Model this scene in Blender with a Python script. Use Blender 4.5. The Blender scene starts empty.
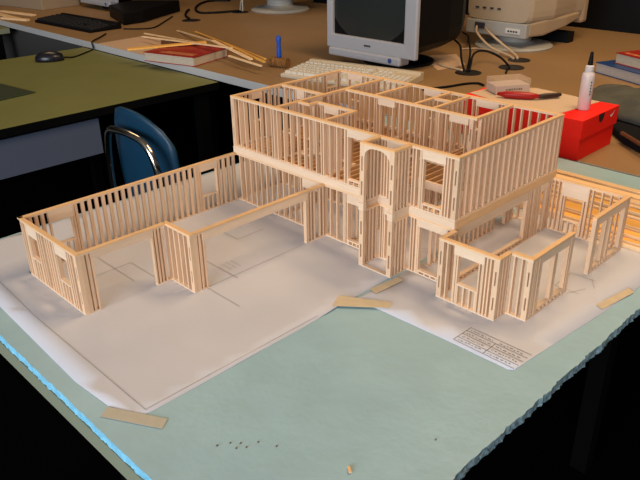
import bpy, bmesh, math, random
from mathutils import Vector, Matrix, noise
S = 0.001                                   # everything below is measured in millimetres
scn = bpy.context.scene
COL = scn.collection
rnd = random.Random(7)

# ---------------------------------------------------------------- materials
def mat(name, col, rough=.6, metal=0., noise_scale=None, noise_amt=.12, bump=0., bump_scale=200., stretch=(1, 1, 1),
        spec=.4, per_obj=0., trans=0., alpha=1., sheen=0.):
    m = bpy.data.materials.new(name); m.use_nodes = True
    nt = m.node_tree; N = nt.nodes; L = nt.links
    b = N['Principled BSDF']
    b.inputs['Roughness'].default_value = rough; b.inputs['Metallic'].default_value = metal
    b.inputs['Specular IOR Level'].default_value = spec
    b.inputs['Transmission Weight'].default_value = trans; b.inputs['Alpha'].default_value = alpha
    b.inputs['Base Color'].default_value = (*col, 1)
    tc = N.new('ShaderNodeTexCoord'); mp = N.new('ShaderNodeMapping')
    mp.inputs['Scale'].default_value = stretch
    L.new(tc.outputs['Object'], mp.inputs['Vector'])
    out = None
    if noise_scale:
        nz = N.new('ShaderNodeTexNoise'); nz.inputs['Scale'].default_value = noise_scale; nz.inputs['Detail'].default_value = 5
        L.new(mp.outputs[0], nz.inputs['Vector'])
        mr = N.new('ShaderNodeMapRange'); mr.inputs[1].default_value = .3; mr.inputs[2].default_value = .7
        mr.inputs[3].default_value = 1 - noise_amt; mr.inputs[4].default_value = 1 + noise_amt
        L.new(nz.outputs['Fac'], mr.inputs[0]); out = mr.outputs[0]
    if per_obj:
        oi = N.new('ShaderNodeObjectInfo'); mr2 = N.new('ShaderNodeMapRange')
        mr2.inputs[3].default_value = 1 - per_obj; mr2.inputs[4].default_value = 1 + per_obj
        L.new(oi.outputs['Random'], mr2.inputs[0])
        if out:
            mu = N.new('ShaderNodeMath'); mu.operation = 'MULTIPLY'; L.new(out, mu.inputs[0]); L.new(mr2.outputs[0], mu.inputs[1]); out = mu.outputs[0]
        else: out = mr2.outputs[0]
    if out:
        vm = N.new('ShaderNodeVectorMath'); vm.operation = 'SCALE'; vm.inputs[0].default_value = col
        L.new(out, vm.inputs['Scale']); L.new(vm.outputs[0], b.inputs['Base Color'])
    if bump:
        n2 = N.new('ShaderNodeTexNoise'); n2.inputs['Scale'].default_value = bump_scale; n2.inputs['Detail'].default_value = 4
        L.new(mp.outputs[0], n2.inputs['Vector'])
        bp = N.new('ShaderNodeBump'); bp.inputs['Strength'].default_value = bump; bp.inputs['Distance'].default_value = .002
        L.new(n2.outputs['Fac'], bp.inputs['Height']); L.new(bp.outputs[0], b.inputs['Normal'])
    return m
M = {}
M['wood'] = mat('basswood', (.74, .50, .315), .62, noise_scale=60, noise_amt=.05, stretch=(3, 3, .4), per_obj=.08)
M['wood_x'] = mat('basswood_board', (.78, .57, .395), .6, noise_scale=50, noise_amt=.05, stretch=(.5, .5, 4), per_obj=.05)
M['plate'] = mat('basswood_warm_lit', (.80, .49, .24), .55, noise_scale=40, noise_amt=.05, stretch=(.6, .6, 4), per_obj=.04)  # oranger than the other wood: warm overhead light put into the colour
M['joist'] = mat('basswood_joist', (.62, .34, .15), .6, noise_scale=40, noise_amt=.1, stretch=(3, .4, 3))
M['balsa'] = mat('balsa_sheet', (.86, .44, .09), .6, noise_scale=30, noise_amt=.12, stretch=(.4, 5, 5), per_obj=.16)
M['balsa_pale'] = mat('balsa_pale', (.84, .56, .30), .6, noise_scale=30, noise_amt=.12, stretch=(.4, 5, 5), per_obj=.12)
M['foam'] = mat('foam_skin', (.335, .505, .56), .36, noise_scale=14, noise_amt=.05, bump=.5, bump_scale=34, stretch=(1, 1, 1))
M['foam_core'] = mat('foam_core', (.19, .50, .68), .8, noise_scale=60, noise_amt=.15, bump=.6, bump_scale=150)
M['foam_shade'] = mat('foam_shade_edge', (.21, .31, .34), .9, noise_scale=120, noise_amt=.35, bump=.9, bump_scale=260)  # right side of the board: rough cut, greyed to imitate the shade on it
M['paper'] = mat('vellum', (.59, .585, .625), .6, noise_scale=5, noise_amt=.03, bump=.45, bump_scale=13)
M['ink_d'] = mat('dark_pencil_line', (.17, .15, .14), .8)
M['ink'] = mat('pencil_line', (.36, .32, .28), .8)
M['tape'] = mat('masking_tape', (.50, .455, .36), .6, noise_scale=60, noise_amt=.05, spec=.3)
M['tape2'] = mat('masking_tape_yellow', (.62, .50, .33), .6, noise_scale=60, noise_amt=.06, spec=.3)
M['green'] = mat('green_laminate', (.165, .168, .045), .55, noise_scale=6, noise_amt=.06, bump=.05, bump_scale=300)
M['green_edge'] = mat('green_edge_band', (.22, .235, .16), .6)
M['tan'] = mat('tan_laminate', (.295, .175, .078), .5, noise_scale=4, noise_amt=.05, bump=.05, bump_scale=300)
M['desk_edge'] = mat('grey_edge_band', (.52, .50, .475), .5)
M['grey_panel'] = mat('grey_panel', (.07, .066, .06), .6)
M['blue_panel'] = mat('blue_grey_panel', (.07, .085, .125), .5)
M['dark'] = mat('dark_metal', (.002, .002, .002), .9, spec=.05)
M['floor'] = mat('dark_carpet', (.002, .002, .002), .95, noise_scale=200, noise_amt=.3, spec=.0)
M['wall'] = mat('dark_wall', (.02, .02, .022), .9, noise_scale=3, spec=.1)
M['ceiling'] = mat('ceiling_paint', (.5, .45, .38), .9)
M['black'] = mat('black_plastic', (.004, .004, .0045), .5, spec=.14)
M['silver'] = mat('silver_plastic', (.36, .36, .38), .4, spec=.4)
M['screen'] = mat('crt_glass', (.018, .024, .024), .22, spec=.5)
M['beige'] = mat('beige_plastic', (.40, .31, .21), .5, noise_scale=5, noise_amt=.03)
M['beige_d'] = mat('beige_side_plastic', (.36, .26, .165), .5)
M['kb'] = mat('cream_plastic', (.52, .44, .32), .5)
M['key'] = mat('keycap_cream', (.66, .60, .50), .5)
M['key_b'] = mat('keycap_black', (.014, .014, .015), .5)
M['pale'] = mat('pale_grey_plastic', (.36, .35, .32), .5)
M['port'] = mat('port_dark', (.03, .03, .04), .5)
M['white'] = mat('white_plastic', (.62, .56, .54), .45)
M['label'] = mat('white_label', (.6, .58, .52), .6)
M['btn'] = mat('blue_button', (.04, .07, .22), .3)
M['red'] = mat('red_cardboard', (.95, .014, .005), .6, noise_scale=8, noise_amt=.03, spec=.25)
M['red_in'] = mat('dark_hole', (.02, .004, .004), .8)
M['swoosh'] = mat('white_print', (.8, .75, .7), .5)
M['card'] = mat('pale_card', (.64, .47, .33), .6, noise_scale=8, noise_amt=.03)
M['redp'] = mat('red_plastic', (.40, .012, .012), .35)
M['blade'] = mat('dark_handle', (.035, .016, .014), .4)
M['bottle'] = mat('bottle_plastic', (.66, .56, .52), .35, spec=.5)
M['blue'] = mat('blue_plastic', (.01, .075, .42), .4)
M['bristle'] = mat('brown_bristle', (.22, .10, .025), .9, noise_scale=200, noise_amt=.5, stretch=(1, 1, .2))
M['chair'] = mat('chair_shell', (.006, .042, .085), .42, noise_scale=20, noise_amt=.05)
M['chrome'] = mat('chrome', (.62, .56, .48), .16, metal=1.)
M['mouse'] = mat('mouse_black', (.010, .010, .016), .3)
M['pad'] = mat('mousepad_green', (.022, .035, .012), .8)
M['page'] = mat('book_pages', (.52, .43, .32), .75, noise_scale=200, noise_amt=.15, stretch=(.3, .3, 6))
M['page_w'] = mat('book_pages_white', (.45, .42, .40), .75, noise_scale=200, noise_amt=.15, stretch=(.3, .3, 6))
M['redc'] = mat('red_cover', (.33, .016, .012), .4)
M['gold'] = mat('cover_print', (.55, .22, .08), .5)
M['bluec'] = mat('blue_cover', (.012, .05, .18), .4)
M['navyc'] = mat('navy_cover', (.012, .014, .04), .4)
M['cloth'] = mat('grey_green_cloth', (.088, .088, .074), .95, noise_scale=12, noise_amt=.2, bump=.6, bump_scale=60, spec=.1)
M['clothd'] = mat('black_cloth', (.007, .007, .009), .9, noise_scale=12, noise_amt=.2, spec=.1)
M['darkwood'] = mat('brown_stick', (.12, .045, .02), .5)
M['cable_w'] = mat('cream_cable', (.50, .37, .24), .5)
M['grom'] = mat('grommet_black', (.012, .008, .006), .5)
M['paperw'] = mat('peach_paper', (.60, .40, .26), .7)
M['clear'] = mat('clear_plastic', (.80, .62, .45), .12, spec=.5, alpha=.28)
M['boxlabel'] = mat('box_card', (.62, .52, .47), .6)

# ---------------------------------------------------------------- mesh builder
class MB:
    def __init__(s): s.v = []; s.f = []; s.mi = []; s.cur = 0
    def add(s, vs, fs):
        k = len(s.v); s.v += [tuple(v) for v in vs]; s.f += [tuple(k + i for i in f) for f in fs]; s.mi += [s.cur] * len(fs); return s
    def box(s, x0, x1, y0, y1, z0, z1, T=None, bev=0):
        vs = [Vector((x, y, z)) for z in (z0, z1) for y in (y0, y1) for x in (x0, x1)]
        if T: vs = [T @ v for v in vs]
        return s.add(vs, [(0, 2, 3, 1), (4, 5, 7, 6), (0, 1, 5, 4), (2, 6, 7, 3), (0, 4, 6, 2), (1, 3, 7, 5)])
    def prism(s, pts, z0, z1, T=None):
        n = len(pts); vs = [Vector((p[0], p[1], z)) for z in (z0, z1) for p in pts]
        if T: vs = [T @ v for v in vs]
        return s.add(vs, [tuple(range(n - 1, -1, -1)), tuple(range(n, 2 * n))] + [(i, (i + 1) % n, n + (i + 1) % n, n + i) for i in range(n)])
    def lathe(s, prof, c=(0, 0, 0), n=24, T=None, sx=1, sy=1):
        vs = []; fs = []
        for r, z in prof:
            for i in range(n):
                a = 2 * math.pi * i / n; vs.append(Vector((c[0] + r * sx * math.cos(a), c[1] + r * sy * math.sin(a), c[2] + z)))
        for j in range(len(prof) - 1):
            for i in range(n):
                fs.append((j * n + i, j * n + (i + 1) % n, (j + 1) * n + (i + 1) % n, (j + 1) * n + i))
        fs.append(tuple(range(n - 1, -1, -1))); fs.append(tuple(range((len(prof) - 1) * n, len(prof) * n)))
        if T: vs = [T @ v for v in vs]
        return s.add(vs, fs)
    def tube(s, pts, r, n=8):
        P = [Vector(p) for p in pts]; vs = []; fs = []
        R = r if isinstance(r, (list, tuple)) else [r] * len(P)
        up = Vector((0, 0, 1))
        for i, p in enumerate(P):
            t = (P[min(i + 1, len(P) - 1)] - P[max(i - 1, 0)]).normalized()
            a = t.cross(up)
            if a.length < .05: a = t.cross(Vector((1, 0, 0)))
            a.normalize(); b = a.cross(t)
            for k in range(n):
                q = 2 * math.pi * k / n; vs.append(p + (a * math.cos(q) + b * math.sin(q)) * R[i])
        for i in range(len(P) - 1):
            for k in range(n): fs.append((i * n + k, i * n + (k + 1) % n, (i + 1) * n + (k + 1) % n, (i + 1) * n + k))
        fs += [tuple(range(n - 1, -1, -1)), tuple(range((len(P) - 1) * n, len(P) * n))]
        return s.add(vs, fs)
    def build(s, name, m, parent=None, base=None, bevel=0, smooth=False, solid=0, T=None, sub=0):
        """link as one object. base: world point (mm) of the object's origin; children use their parent's."""
        ms = m if isinstance(m, (list, tuple)) else [m]
        if base is None:
            base = parent['_b'] if parent else (sum(v[0] for v in s.v) / len(s.v), sum(v[1] for v in s.v) / len(s.v), min(v[2] for v in s.v))
        b = Vector(base)
        me = bpy.data.meshes.new(name)
        me.from_pydata([((Vector(v) - b) * S)[:] for v in s.v], [], s.f)
        for q in ms: me.materials.append(M[q])
        for p, i in zip(me.polygons, s.mi): p.material_index = i; p.use_smooth = smooth
        bm = bmesh.new(); bm.from_mesh(me); bmesh.ops.recalc_face_normals(bm, faces=bm.faces); bm.to_mesh(me); bm.free()
        o = bpy.data.objects.new(name, me); COL.objects.link(o)
        BASE[o.name] = tuple(b)
        if parent: o.parent = parent; o.location = (b - Vector(parent['_b'])) * S
        else: o.location = b * S
        o['_b'] = tuple(b)
        if solid:
            q = o.modifiers.new('thick', 'SOLIDIFY'); q.thickness = solid * S; q.offset = 0
        if sub:
            q = o.modifiers.new('sub', 'SUBSURF'); q.levels = sub; q.render_levels = sub
        if bevel:
            q = o.modifiers.new('bev', 'BEVEL'); q.width = bevel * S; q.segments = 2; q.limit_method = 'ANGLE'
        return o
BASE = {}
def empty(name, base, label=None, cat=None, group=None):
    o = bpy.data.objects.new(name, None); COL.objects.link(o); o.location = Vector(base) * S; o['_b'] = tuple(float(t) for t in base)
    o.empty_display_size = .02
    return tag(o, label, cat, group)
def tag(o, label=None, cat=None, group=None, kind=None):
    if label: o['label'] = label
    if cat: o['category'] = cat
    if group: o['group'] = group
    if kind: o['kind'] = kind
    return o
def spline(pts, n=8):
    P = [Vector(p) for p in pts]; P = [2 * P[0] - P[1]] + P + [2 * P[-1] - P[-2]]; out = []
    for i in range(1, len(P) - 2):
        for k in range(n):
            t = k / n; a, b, c, d = P[i - 1:i + 3]
            out.append(.5 * ((2 * b) + (c - a) * t + (2 * a - 5 * b + 4 * c - d) * t * t + (3 * b - a - 3 * c + d) * t ** 3))
    return out + [P[-2]]

TZ = -13.0      # top of the green table and the tan counter (the foam board is 13 thick)

# ================================================================= the framing model
house = empty('framing_model', (261, -60, .6), 'pale stick model of a two storey house frame with garage wing, on taped plans', 'architectural model')
H1, HB, U = 99.6, 12.1, 111.7
D = 6.5; W = 2.35
leftover = MB()
def along(ax, fx):
    """function that adds a box given along-wall range, z range and optional depth range"""
    f0, f1 = fx
    def b(mb, a0, a1, z0, z1, d0=0., d1=1.):
        g0 = f0 + (f1 - f0) * d0; g1 = f0 + (f1 - f0) * d1
        if ax == 'x': mb.box(a0, a1, g0, g1, z0, z1)
        else: mb.box(g0, g1, a0, a1, z0, z1)
    return b
def frame(ax, fx, a0, a1, z0, z1, studs, opens=(), posts=(), slots=(), own=True, gaps=(), label=None, pm='plate', sw=None):
    """one wall: plates are the part, studs / posts / headers / sills are its sub-parts"""
    b = along(ax, fx); zp = z0 + 2.4; zt = z1 - 4.4
    mb = MB(); b(mb, a0, a1, zt, zt + 1.9); w = mb.build('wall_frame', 'wood_x', house)
    # bottom plate, cut where a doorway (sill None) stands
    cuts = sorted([(o[0], o[1]) for o in opens if o[2] is None] + list(gaps))
    x = a0
    for c0, c1 in cuts:
        if c0 > x: mb = MB(); b(mb, x, c0, z0, zp); mb.build('bottom_plate', 'wood_x', w)
        x = c1
    if x < a1: mb = MB(); b(mb, x, a1, z0, zp); mb.build('bottom_plate', 'wood_x', w)
    if label: w['label'] = label
    mb = MB(); b(mb, a0 - .2, a1 + .2, zt + 1.9, z1, -.06, 1.06); mb.build('top_plate', pm, w)
    def inop(s):
        return any(o[0] - W / 2 - .2 < s < o[1] + W / 2 + .2 for o in opens) or any(g[0] < s < g[1] for g in gaps)
    for s_ in studs:
        if inop(s_): continue
        if any(abs(s_ - (p[0] + p[1]) / 2) < (p[1] - p[0]) / 2 + W / 2 for p in list(posts) + list(slots)): continue
        if own: m_ = MB(); b(m_, s_ - (sw or W) / 2, s_ + (sw or W) / 2, zp, zt); m_.build('stud', 'wood', w)
        else: b(leftover, s_ - W / 2, s_ + W / 2, zp, zt)
    for p0, p1 in posts:
        lo_, hi_ = zp, zt
        for o in opens:
            if o[0] < p0 and p1 < o[1]: lo_ = zp if o[2] is None else o[2] + 2.4; hi_ = o[3]
        m_ = MB(); b(m_, p0, p1, lo_, hi_); m_.build('post', 'wood', w)
    for p0, p1 in slots:      # corner post of two studs with three spacer blocks between
        m_ = MB(); g = (p1 - p0) * .36
        b(m_, p0, p0 + g, zp, zt); b(m_, p1 - g, p1, zp, zt)
        h = zt - zp
        for q0, q1 in ((0, .16), (.38, .58), (.82, 1)): b(m_, p0 + g, p1 - g, zp + h * q0, zp + h * q1, .03, .97)
        m_.build('corner_post', 'wood', w)
    for o in opens:
        o0, o1, sill, head = o[:4]; hh = o[4] if len(o) > 4 else None; ext = o[5] if len(o) > 5 else 3
        top = min(zt, head + hh) if hh else zt
        m_ = MB(); b(m_, o0 - ext, o1 + ext, head, top, -.03, 1.0); m_.build('header', 'wood_x', w)
        if top < zt - 4:
            for k in range(1, 4):
                s_ = o0 + (o1 - o0) * k / 4; m_ = MB(); b(m_, s_ - 1.2, s_ + 1.2, top, zt, .05, .95); m_.build('cripple_stud', 'wood', w)
        for e in (o0, o1):      # jamb studs
            m_ = MB(); lo = zp
            (b(m_, e - W, e, lo, head) if e == o0 else b(m_, e, e + W, lo, head)); m_.build('jamb_stud', 'wood', w)
            m_ = MB()
            (b(m_, e - W * 2 - .15, e - W - .15, lo, top if ext < 4 else head) if e == o0 else b(m_, e + W + .15, e + 2 * W + .15, lo, top if ext < 4 else head))
        if sill is not None:
            m_ = MB(); b(m_, o0, o1, sill, sill + 2.4, -.03, 1.0); m_.build('window_sill', 'wood_x', w)
            n = max(2, round((o1 - o0) / 11))
            for k in range(n + 1):
                s_ = o0 + 1.5 + (o1 - o0 - 3) * k / n
                if sill - zp > 1: m_ = MB(); b(m_, s_ - 1.3, s_ + 1.3, zp, sill, .03, .97); m_.build('cripple_stud', 'wood', w)
    return w
def rng(a, b, st):
    out = []; x = a
    while x <= b + .01: out.append(x); x += st
    return out
D1 = D
# ---- garage wing
frame('y', (0, D), -434, -.3, 0, H1, rng(-427, -396, 10) + rng(-340, -94, 12.75) + [-44, -32, -19.5, -7], opens=[(-385, -350, 34, 76), (-87, -51, 30, 82)], posts=[(-94.5, -90.5), (-347, -343.5)], sw=4.6,
      label='long rear wall of the garage wing')
frame('x', (-434, -434 + D), 0, 189, 0, H1, [7, 14, 70, 78, 90, 98, 106, 164, 171], opens=[(31, 60, 38, 79), (124, 156, 34, 79)], posts=[(22, 27), (114, 119)], slots=[(180, 188.5)],
      label='end wall of the garage wing with two window openings')
frame('y', (189 - D, 189), -427.3, -285, 0, H1, [-299, -292.5], opens=[(-409, -311, None, 85)], posts=[(-427.3, -421), (-418.5, -415.3), (-306, -303)])
frame('x', (-285, -285 + D), 182.5, 252, 0, H1, [186, 195, 208.5, 222, 235], slots=[(244, 252)])
frame('y', (252 - D, 252), -278.3, -.3, 0, H1, [-34, -26, -12, -4], opens=[(-259, -47, None, 83)], posts=[(-278.3, -272), (-269.5, -266.5), (-44, -40)])
# ---- lower storey front
frame('x', (0, D), 6.7, 369, 0, H1, rng(16, 190, 15.7) + [264, 280, 296], opens=[(197, 240, None, 79), (306, 358, 8, 80)], posts=[(246, 251), (298, 301)], own=True,
      label='front wall of the lower storey')
frame('x', (0, D), 437, 515.3, 0, H1, [442, 447.5], opens=[(459, 508, 6, 84)], posts=[(452, 456)])
# ---- upper storey front
frame('x', (0, D), 0, 369, U, U + 100, [8, 23.5, 39, 55, 70, 85, 101, 116, 122, 131.5, 149, 167, 185, 202, 215, 231, 243, 248.5, 264, 280], opens=[(306, 354, U + 9, 196)], posts=[(296.5, 300)], slots=[(0, 6)],
      label='front wall of the upper storey')
frame('x', (0, D), 437, 522, U, U + 100, [439, 445, 502.5, 508], opens=[(460, 496, U + 10, 195)], posts=[(452, 456.5)], slots=[(513.5, 521.8)])
frame('x', (0, D), 369.3, 437, U, U + 100, [373, 378, 384], opens=[(391, 424, None, 188)], own=False)
frame('x', (0, D), 369.3, 437, 0, H1, [379, 384], opens=[(389, 424, 2.4, 84)], own=False)
# ---- right side wall
frame('y', (522 - D, 522), D + .1, 305, U, U + 100, rng(11, 297, 16.5), slots=[], sw=5.2, posts=[(299, 304.8)], label='right side wall of the upper storey')
wr = frame('y', (522 - D, 522), .3, 305, 0, H1, [221, 227, 298], opens=[(14, 214, 8, 82), (262, 280, None, 82)], posts=[(.3, 8), (236, 246), (249, 257), (283, 290)])
# ---- rear and left walls
frame('y', (0, D), D + .1, 305, U, U + 100, [14, 24, 34, 44, 80, 92, 97, 108, 118, 134, 150, 166, 182, 198, 214, 230, 246, 296], opens=[(50, 71, 150, 195), (256, 285, 178, 195)], own=False)
frame('x', (305 - D, 305), D + .1, 515.4, U, U + 100, rng(80, 226, 15.6) + rng(280, 345, 16) + [405, 412, 430, 445, 461, 478, 493, 506], opens=[(30, 65, 150, 195), (234, 268, 150, 196), (354, 396, 150, 196)], own=False)
frame('x', (305 - D, 305), 0, 515.4, 0, H1, rng(8, 505, 15.6), opens=[(60, 110, 30, 84), (200, 290, 30, 84), (360, 420, None, 84)], own=False)
frame('y', (0, D), D + .1, 298.4, 0, H1, rng(16, 290, 15.6), opens=[(120, 160, 30, 84)], own=False)
# ---- entry tower
for x0 in (369, 437 - D):
    frame('y', (x0, x0 + D), -34.7, -.2, U, U + 100, [-29, -21, -13, -4.5], own=(x0 > 400))
    frame('y', (x0, x0 + D), -34.7, -.2, 0, H1, [-29, -21, -13, -4.5], own=(x0 > 400))
mb = MB()
y0, y1 = -41.2, -34.9
mb.box(369, 437, y0, y1, 0, 2.4)
tw = mb.build('wall_frame', 'wood_x', house); tw['label'] = 'open arched front of the entry tower'
for (a, c) in ((369, 378), (428, 437)):
    for (z0, z1) in ((2.4, H1), (U, U + 97)):
        m_ = MB(); g = 2.9; m_.box(a, a + g, y0, y1, z0, z1); m_.box(c - g, c, y0, y1, z0, z1); h = z1 - z0
        for q0, q1 in ((0, .14), (.38, .56), (.80, 1)): m_.box(a + g, c - g, y0 + .2, y1 - .2, z0 + h * q0, z0 + h * q1)
        m_.build('corner_post', 'wood', tw)
    m_ = MB(); m_.box(a - .8, c + .8, y0 - 1.2, y1, H1 - .1, U + .1); m_.build('spacer_block', 'wood_x', tw)
# arch board
pts = [(378, U + 97)]
for k in range(0, 15):
    t = math.pi * k / 14; ct = -math.cos(t)
    pts.append((403 + 25 * math.copysign(abs(ct) ** .8, ct), 186 + 20 * max(0, math.sin(t)) ** .75))
pts += [(428, U + 97)]
arch = MB()
top = U + 97
low = pts[1:-1]
for (p, q) in zip(low[:-1], low[1:]):
    if q[0] - p[0] < .01: continue
    vs = [(x, y, z) for y in (y0, y1) for (x, z) in ((p[0], p[1]), (q[0], q[1]), (q[0], top), (p[0], top))]
    arch.add(vs, [(0, 1, 2, 3), (4, 7, 6, 5), (0, 4, 5, 1), (3, 2, 6, 7)])
arch.build('arch_board', 'wood_x', tw)
m_ = MB(); m_.box(368.8, 437.2, y0 - .3, y1 + .3, U + 97, U + 100); m_.build('top_plate', 'plate', tw)
# ---- front bump room
frame('x', (-36.2, -36.2 + D), 522, 623.4, 0, H1, [537.5, 604, 609.5], opens=[(557, 591, 34, 82, 14, 8)], posts=[(549.5, 553.5), (596, 600)], slots=[(522.2, 530.5), (614.5, 623.2)], pm='plate',
      label='front wall of the small projecting room with one window opening')
frame('y', (522, 522 + D), -29.5, -.3, 0, H1, [-22, -14, -5], own=False)
frame('y', (623.4 - D, 623.4), -29.5, -6, 0, H1, [-24, -16, -9], own=False)
frame('x', (-6, -6 + D), 623.6, 656.4, 0, H1, [628, 640], slots=[(648, 656.2)])
frame('y', (656.4 - D, 656.4), .7, 114, 0, H1, [3, 8], opens=[(22, 100, 8, 84)], posts=[(14, 18), (58, 67), (106, 113.8)], own=True)
frame('y', (656.4 - D, 656.4), 183, 305, 0, H1, [], opens=[(196, 290, 8, 85)], posts=[(183.2, 192.5), (222, 227), (240, 247), (294, 304.8)], label='outer wall of the open side room')
frame('x', (305 - D, 305), 522.2, 649.7, 0, H1, [526, 534, 596, 612, 627, 641], opens=[(548, 581, 25, 71, 30, 7)], posts=[(539.5, 543.5), (586, 590)])
# ---- inner walls, upper storey
DU = 5.5
frame('x', (126, 126 + DU), D, 121, U, U + 100, [15, 28, 40, 46, 75, 90, 105], opens=[(52, 68, None, 190)], own=False)
frame('y', (121, 121 + DU + 1), D, 298.3, U, U + 100, rng(14, 290, 15.5), opens=[(92, 120, None, 190)], own=False)
frame('x', (184, 184 + DU + .5), 128, 428.4, U, U + 100, [136, 152, 165, 176, 189, 202, 208, 262, 274, 288, 300, 312, 321, 335, 351, 366], opens=[(217, 245, None, 196, 11, 6), (379, 406, None, 196, 11, 6)], slots=[(414, 422)], own=True, label='corridor wall inside the upper storey')
frame('y', (196, 196 + DU), 190.2, 298.3, U, U + 100, rng(200, 290, 15.5), own=False)
frame('x', (57, 57 + DU), 128, 157, U, U + 100, [140], own=False)
frame('y', (152, 152 + DU), 62.7, 84, U, U + 100, [70, 78], own=False)
frame('x', (78.5, 78.5 + DU), 157.7, 249, U, U + 100, [163, 168, 214, 225, 240], opens=[(176, 206, None, 195)], own=False)
frame('y', (243.5, 243.5 + DU), D, 78.3, U, U + 100, [14, 30, 46, 62, 70], own=False)
frame('y', (290, 290 + DU), 190.7, 298.3, U, U + 100, rng(200, 290, 15.5), own=False)
frame('x', (244, 244 + DU), 295.7, 331.8, U, U + 100, [304, 318], own=False)
frame('y', (332, 332 + DU), 190.7, 298.3, U, U + 100, rng(200, 290, 15.5), own=False)
frame('y', (422, 422 + DU + 1), 191, 298.3, U, U + 100, rng(200, 290, 12), own=False)
# ---- inner walls, lower storey
for (ax, fx, a0, a1, o) in (('y', 128, D, 298, [(60, 90)]), ('y', 300, D, 298, [(190, 230)]), ('y', 452, 30, 298, [(226, 262)]), ('x', 120, 6.7, 300, [(190, 230)]), ('x', 210, 134, 452, [(340, 380)])):
    if ax == 'x': a0, a1 = a0 + .3, a1 - .3
    frame(ax, (fx, fx + DU), a0, a1, 0, H1, rng(a0 + 6, a1 - 6, 14), opens=[(p, q, None, 84) for p, q in o], own=False)
# ---- floor band and joists
for xa, xb, yf in ((-.6, 369, -.8), (369, 437, -.4), (437, 522.6, -.8)): mb = MB(); mb.box(xa, xb, yf, 2.2, H1, U); mb.build('rim_board', 'wood_x', house)
mb = MB(); mb.box(519, 522.8, 2.2, 305.6, H1, U); mb.build('rim_board', 'plate', house)  # oranger than the front boards: warmer light on this side painted in
for q in ((-.6, 2.4, 2.2, 305.6), (2.4, 519, 302.8, 305.6), (369, 372.5, -34.9, -.8), (433.5, 437, -34.9, -.8)): mb = MB(); mb.box(*q, H1, U); mb.build('rim_board', 'wood_x', house)
mb = MB(); mb.box(366, 519, 104, 108.5, H1 - 1, U + .6); mb.build('joist_header', 'wood_x', house)
for x in rng(17, 512, 15.5):
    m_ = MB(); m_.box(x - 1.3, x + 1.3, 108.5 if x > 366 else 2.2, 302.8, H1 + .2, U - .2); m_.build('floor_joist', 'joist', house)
rest = leftover.build('stud', 'wood', house); rest['kind'] = 'stuff'

# ================================================================= foam board, plans, tape
mb = MB(); n = 150
def edge_pts():
    out = []
    A = [(-165, -543), (756, -543), (756, 668), (-165, 668)]
    for (p, q, amp) in ((A[0], A[1], 1.6), (A[1], A[2], 3.2), (A[2], A[3], .5), (A[3], A[0], 1.)):
        N = 240
        for k in range(N):
            t = k / N; x = p[0] + (q[0] - p[0]) * t; y = p[1] + (q[1] - p[1]) * t
            nx = (.7 * noise.noise(Vector((x * .03, y * .03, 1))) + .5 * noise.noise(Vector((x * .11, y * .11, 5))) + .5 * noise.noise(Vector((x * .4, y * .4, 8)))) * amp
            if p[0] == q[0]: x += nx * (1 if p[0] > 0 else -1)
            else: y += nx
            out.append((x, y))
    return out
E0 = edge_pts(); m = len(E0)
def jit(p, a, s): 
    return (p[0] + a * noise.noise(Vector((p[0] * .3, p[1] * .3, s))), p[1] + a * noise.noise(Vector((p[1] * .3, p[0] * .3, s + 3))))
rings = [([jit(p, 0, 1) for p in E0], 0), ([jit(p, 2.2, 2) for p in E0], -4.5), ([jit(p, 3.2, 9) for p in E0], -9), ([jit(p, 2.4, 5) for p in E0], TZ + .05)]
mb.cur = 0; mb.add([(x, y, 0) for x, y in rings[0][0]], [tuple(range(m))])
mb.cur = 1
vs = [(x, y, z) for r, z in rings for x, y in r]
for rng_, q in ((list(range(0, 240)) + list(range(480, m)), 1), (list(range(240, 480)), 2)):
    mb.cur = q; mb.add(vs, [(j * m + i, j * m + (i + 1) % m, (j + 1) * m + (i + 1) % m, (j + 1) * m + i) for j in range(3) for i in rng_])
foam = mb.build('foam_board', ['foam', 'foam_core', 'foam_shade'], base=(300, 0, TZ))
tag(foam, 'large pale blue foam insulation board with rough cut edges under the plans and the model', 'foam board')

def sheet(name, poly, z, label, lift=None):
    """thin paper cut to a polygon; a lift function curls the rim"""
    bm = bmesh.new()
    vs = [bm.verts.new((x, y, z)) for x, y in poly]; bm.faces.new(vs)
    bmesh.ops.triangulate(bm, faces=bm.faces[:])
    for _ in range(5):
        es = [e for e in bm.edges if e.calc_length() > 45]
        if not es: break
        bmesh.ops.subdivide_edges(bm, edges=es, cuts=1)
        bmesh.ops.triangulate(bm, faces=bm.faces[:])
    if lift:
        for v in bm.verts: v.co.z += lift(v.co.x, v.co.y)
    mb = MB(); bm.verts.index_update(); mb.add([v.co[:] for v in bm.verts], [tuple(v.index for v in f.verts) for f in bm.faces]); bm.free()
    o = mb.build(name, 'paper', smooth=True, solid=.25, base=(poly[0][0], poly[0][1], z))
    return tag(o, label, 'plan')
def curl(x, y): 
    d = math.hypot(x - 439, y + 168); return 3.0 * math.exp(-(d / 22) ** 2) + .9 * max(0, noise.noise(Vector((x * .02, y * .02, 0)))) * (1 if y < -440 or x > 420 else 0)
p1 = [(-160, -500), (-60, -504), (72, -512), (322, -520), (403, -514), (438, -500), (441, -480), (440, -300), (439, -172), (436, -150), (436, 436), (-160, 436)]
plan1 = sheet('floor_plan', p1, .35, 'large drafting paper plan under the garage wing, its front corner taped to the foam', curl)
p2 = [(441.5, -60), (441.5, -150), (446, -140), (455, -131), (474, -125), (600, -121), (698, -120), (704, -116), (713, -20), (724, 94), (736, 300), (742, 436), (441.5, 436)]
plan2 = sheet('floor_plan', p2, .45, 'drafting paper plan with a ruled title box under the small room at right', lambda x, y: 1.8 * math.exp(-(math.hypot(x - 441, y + 156) / 25) ** 2))
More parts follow.
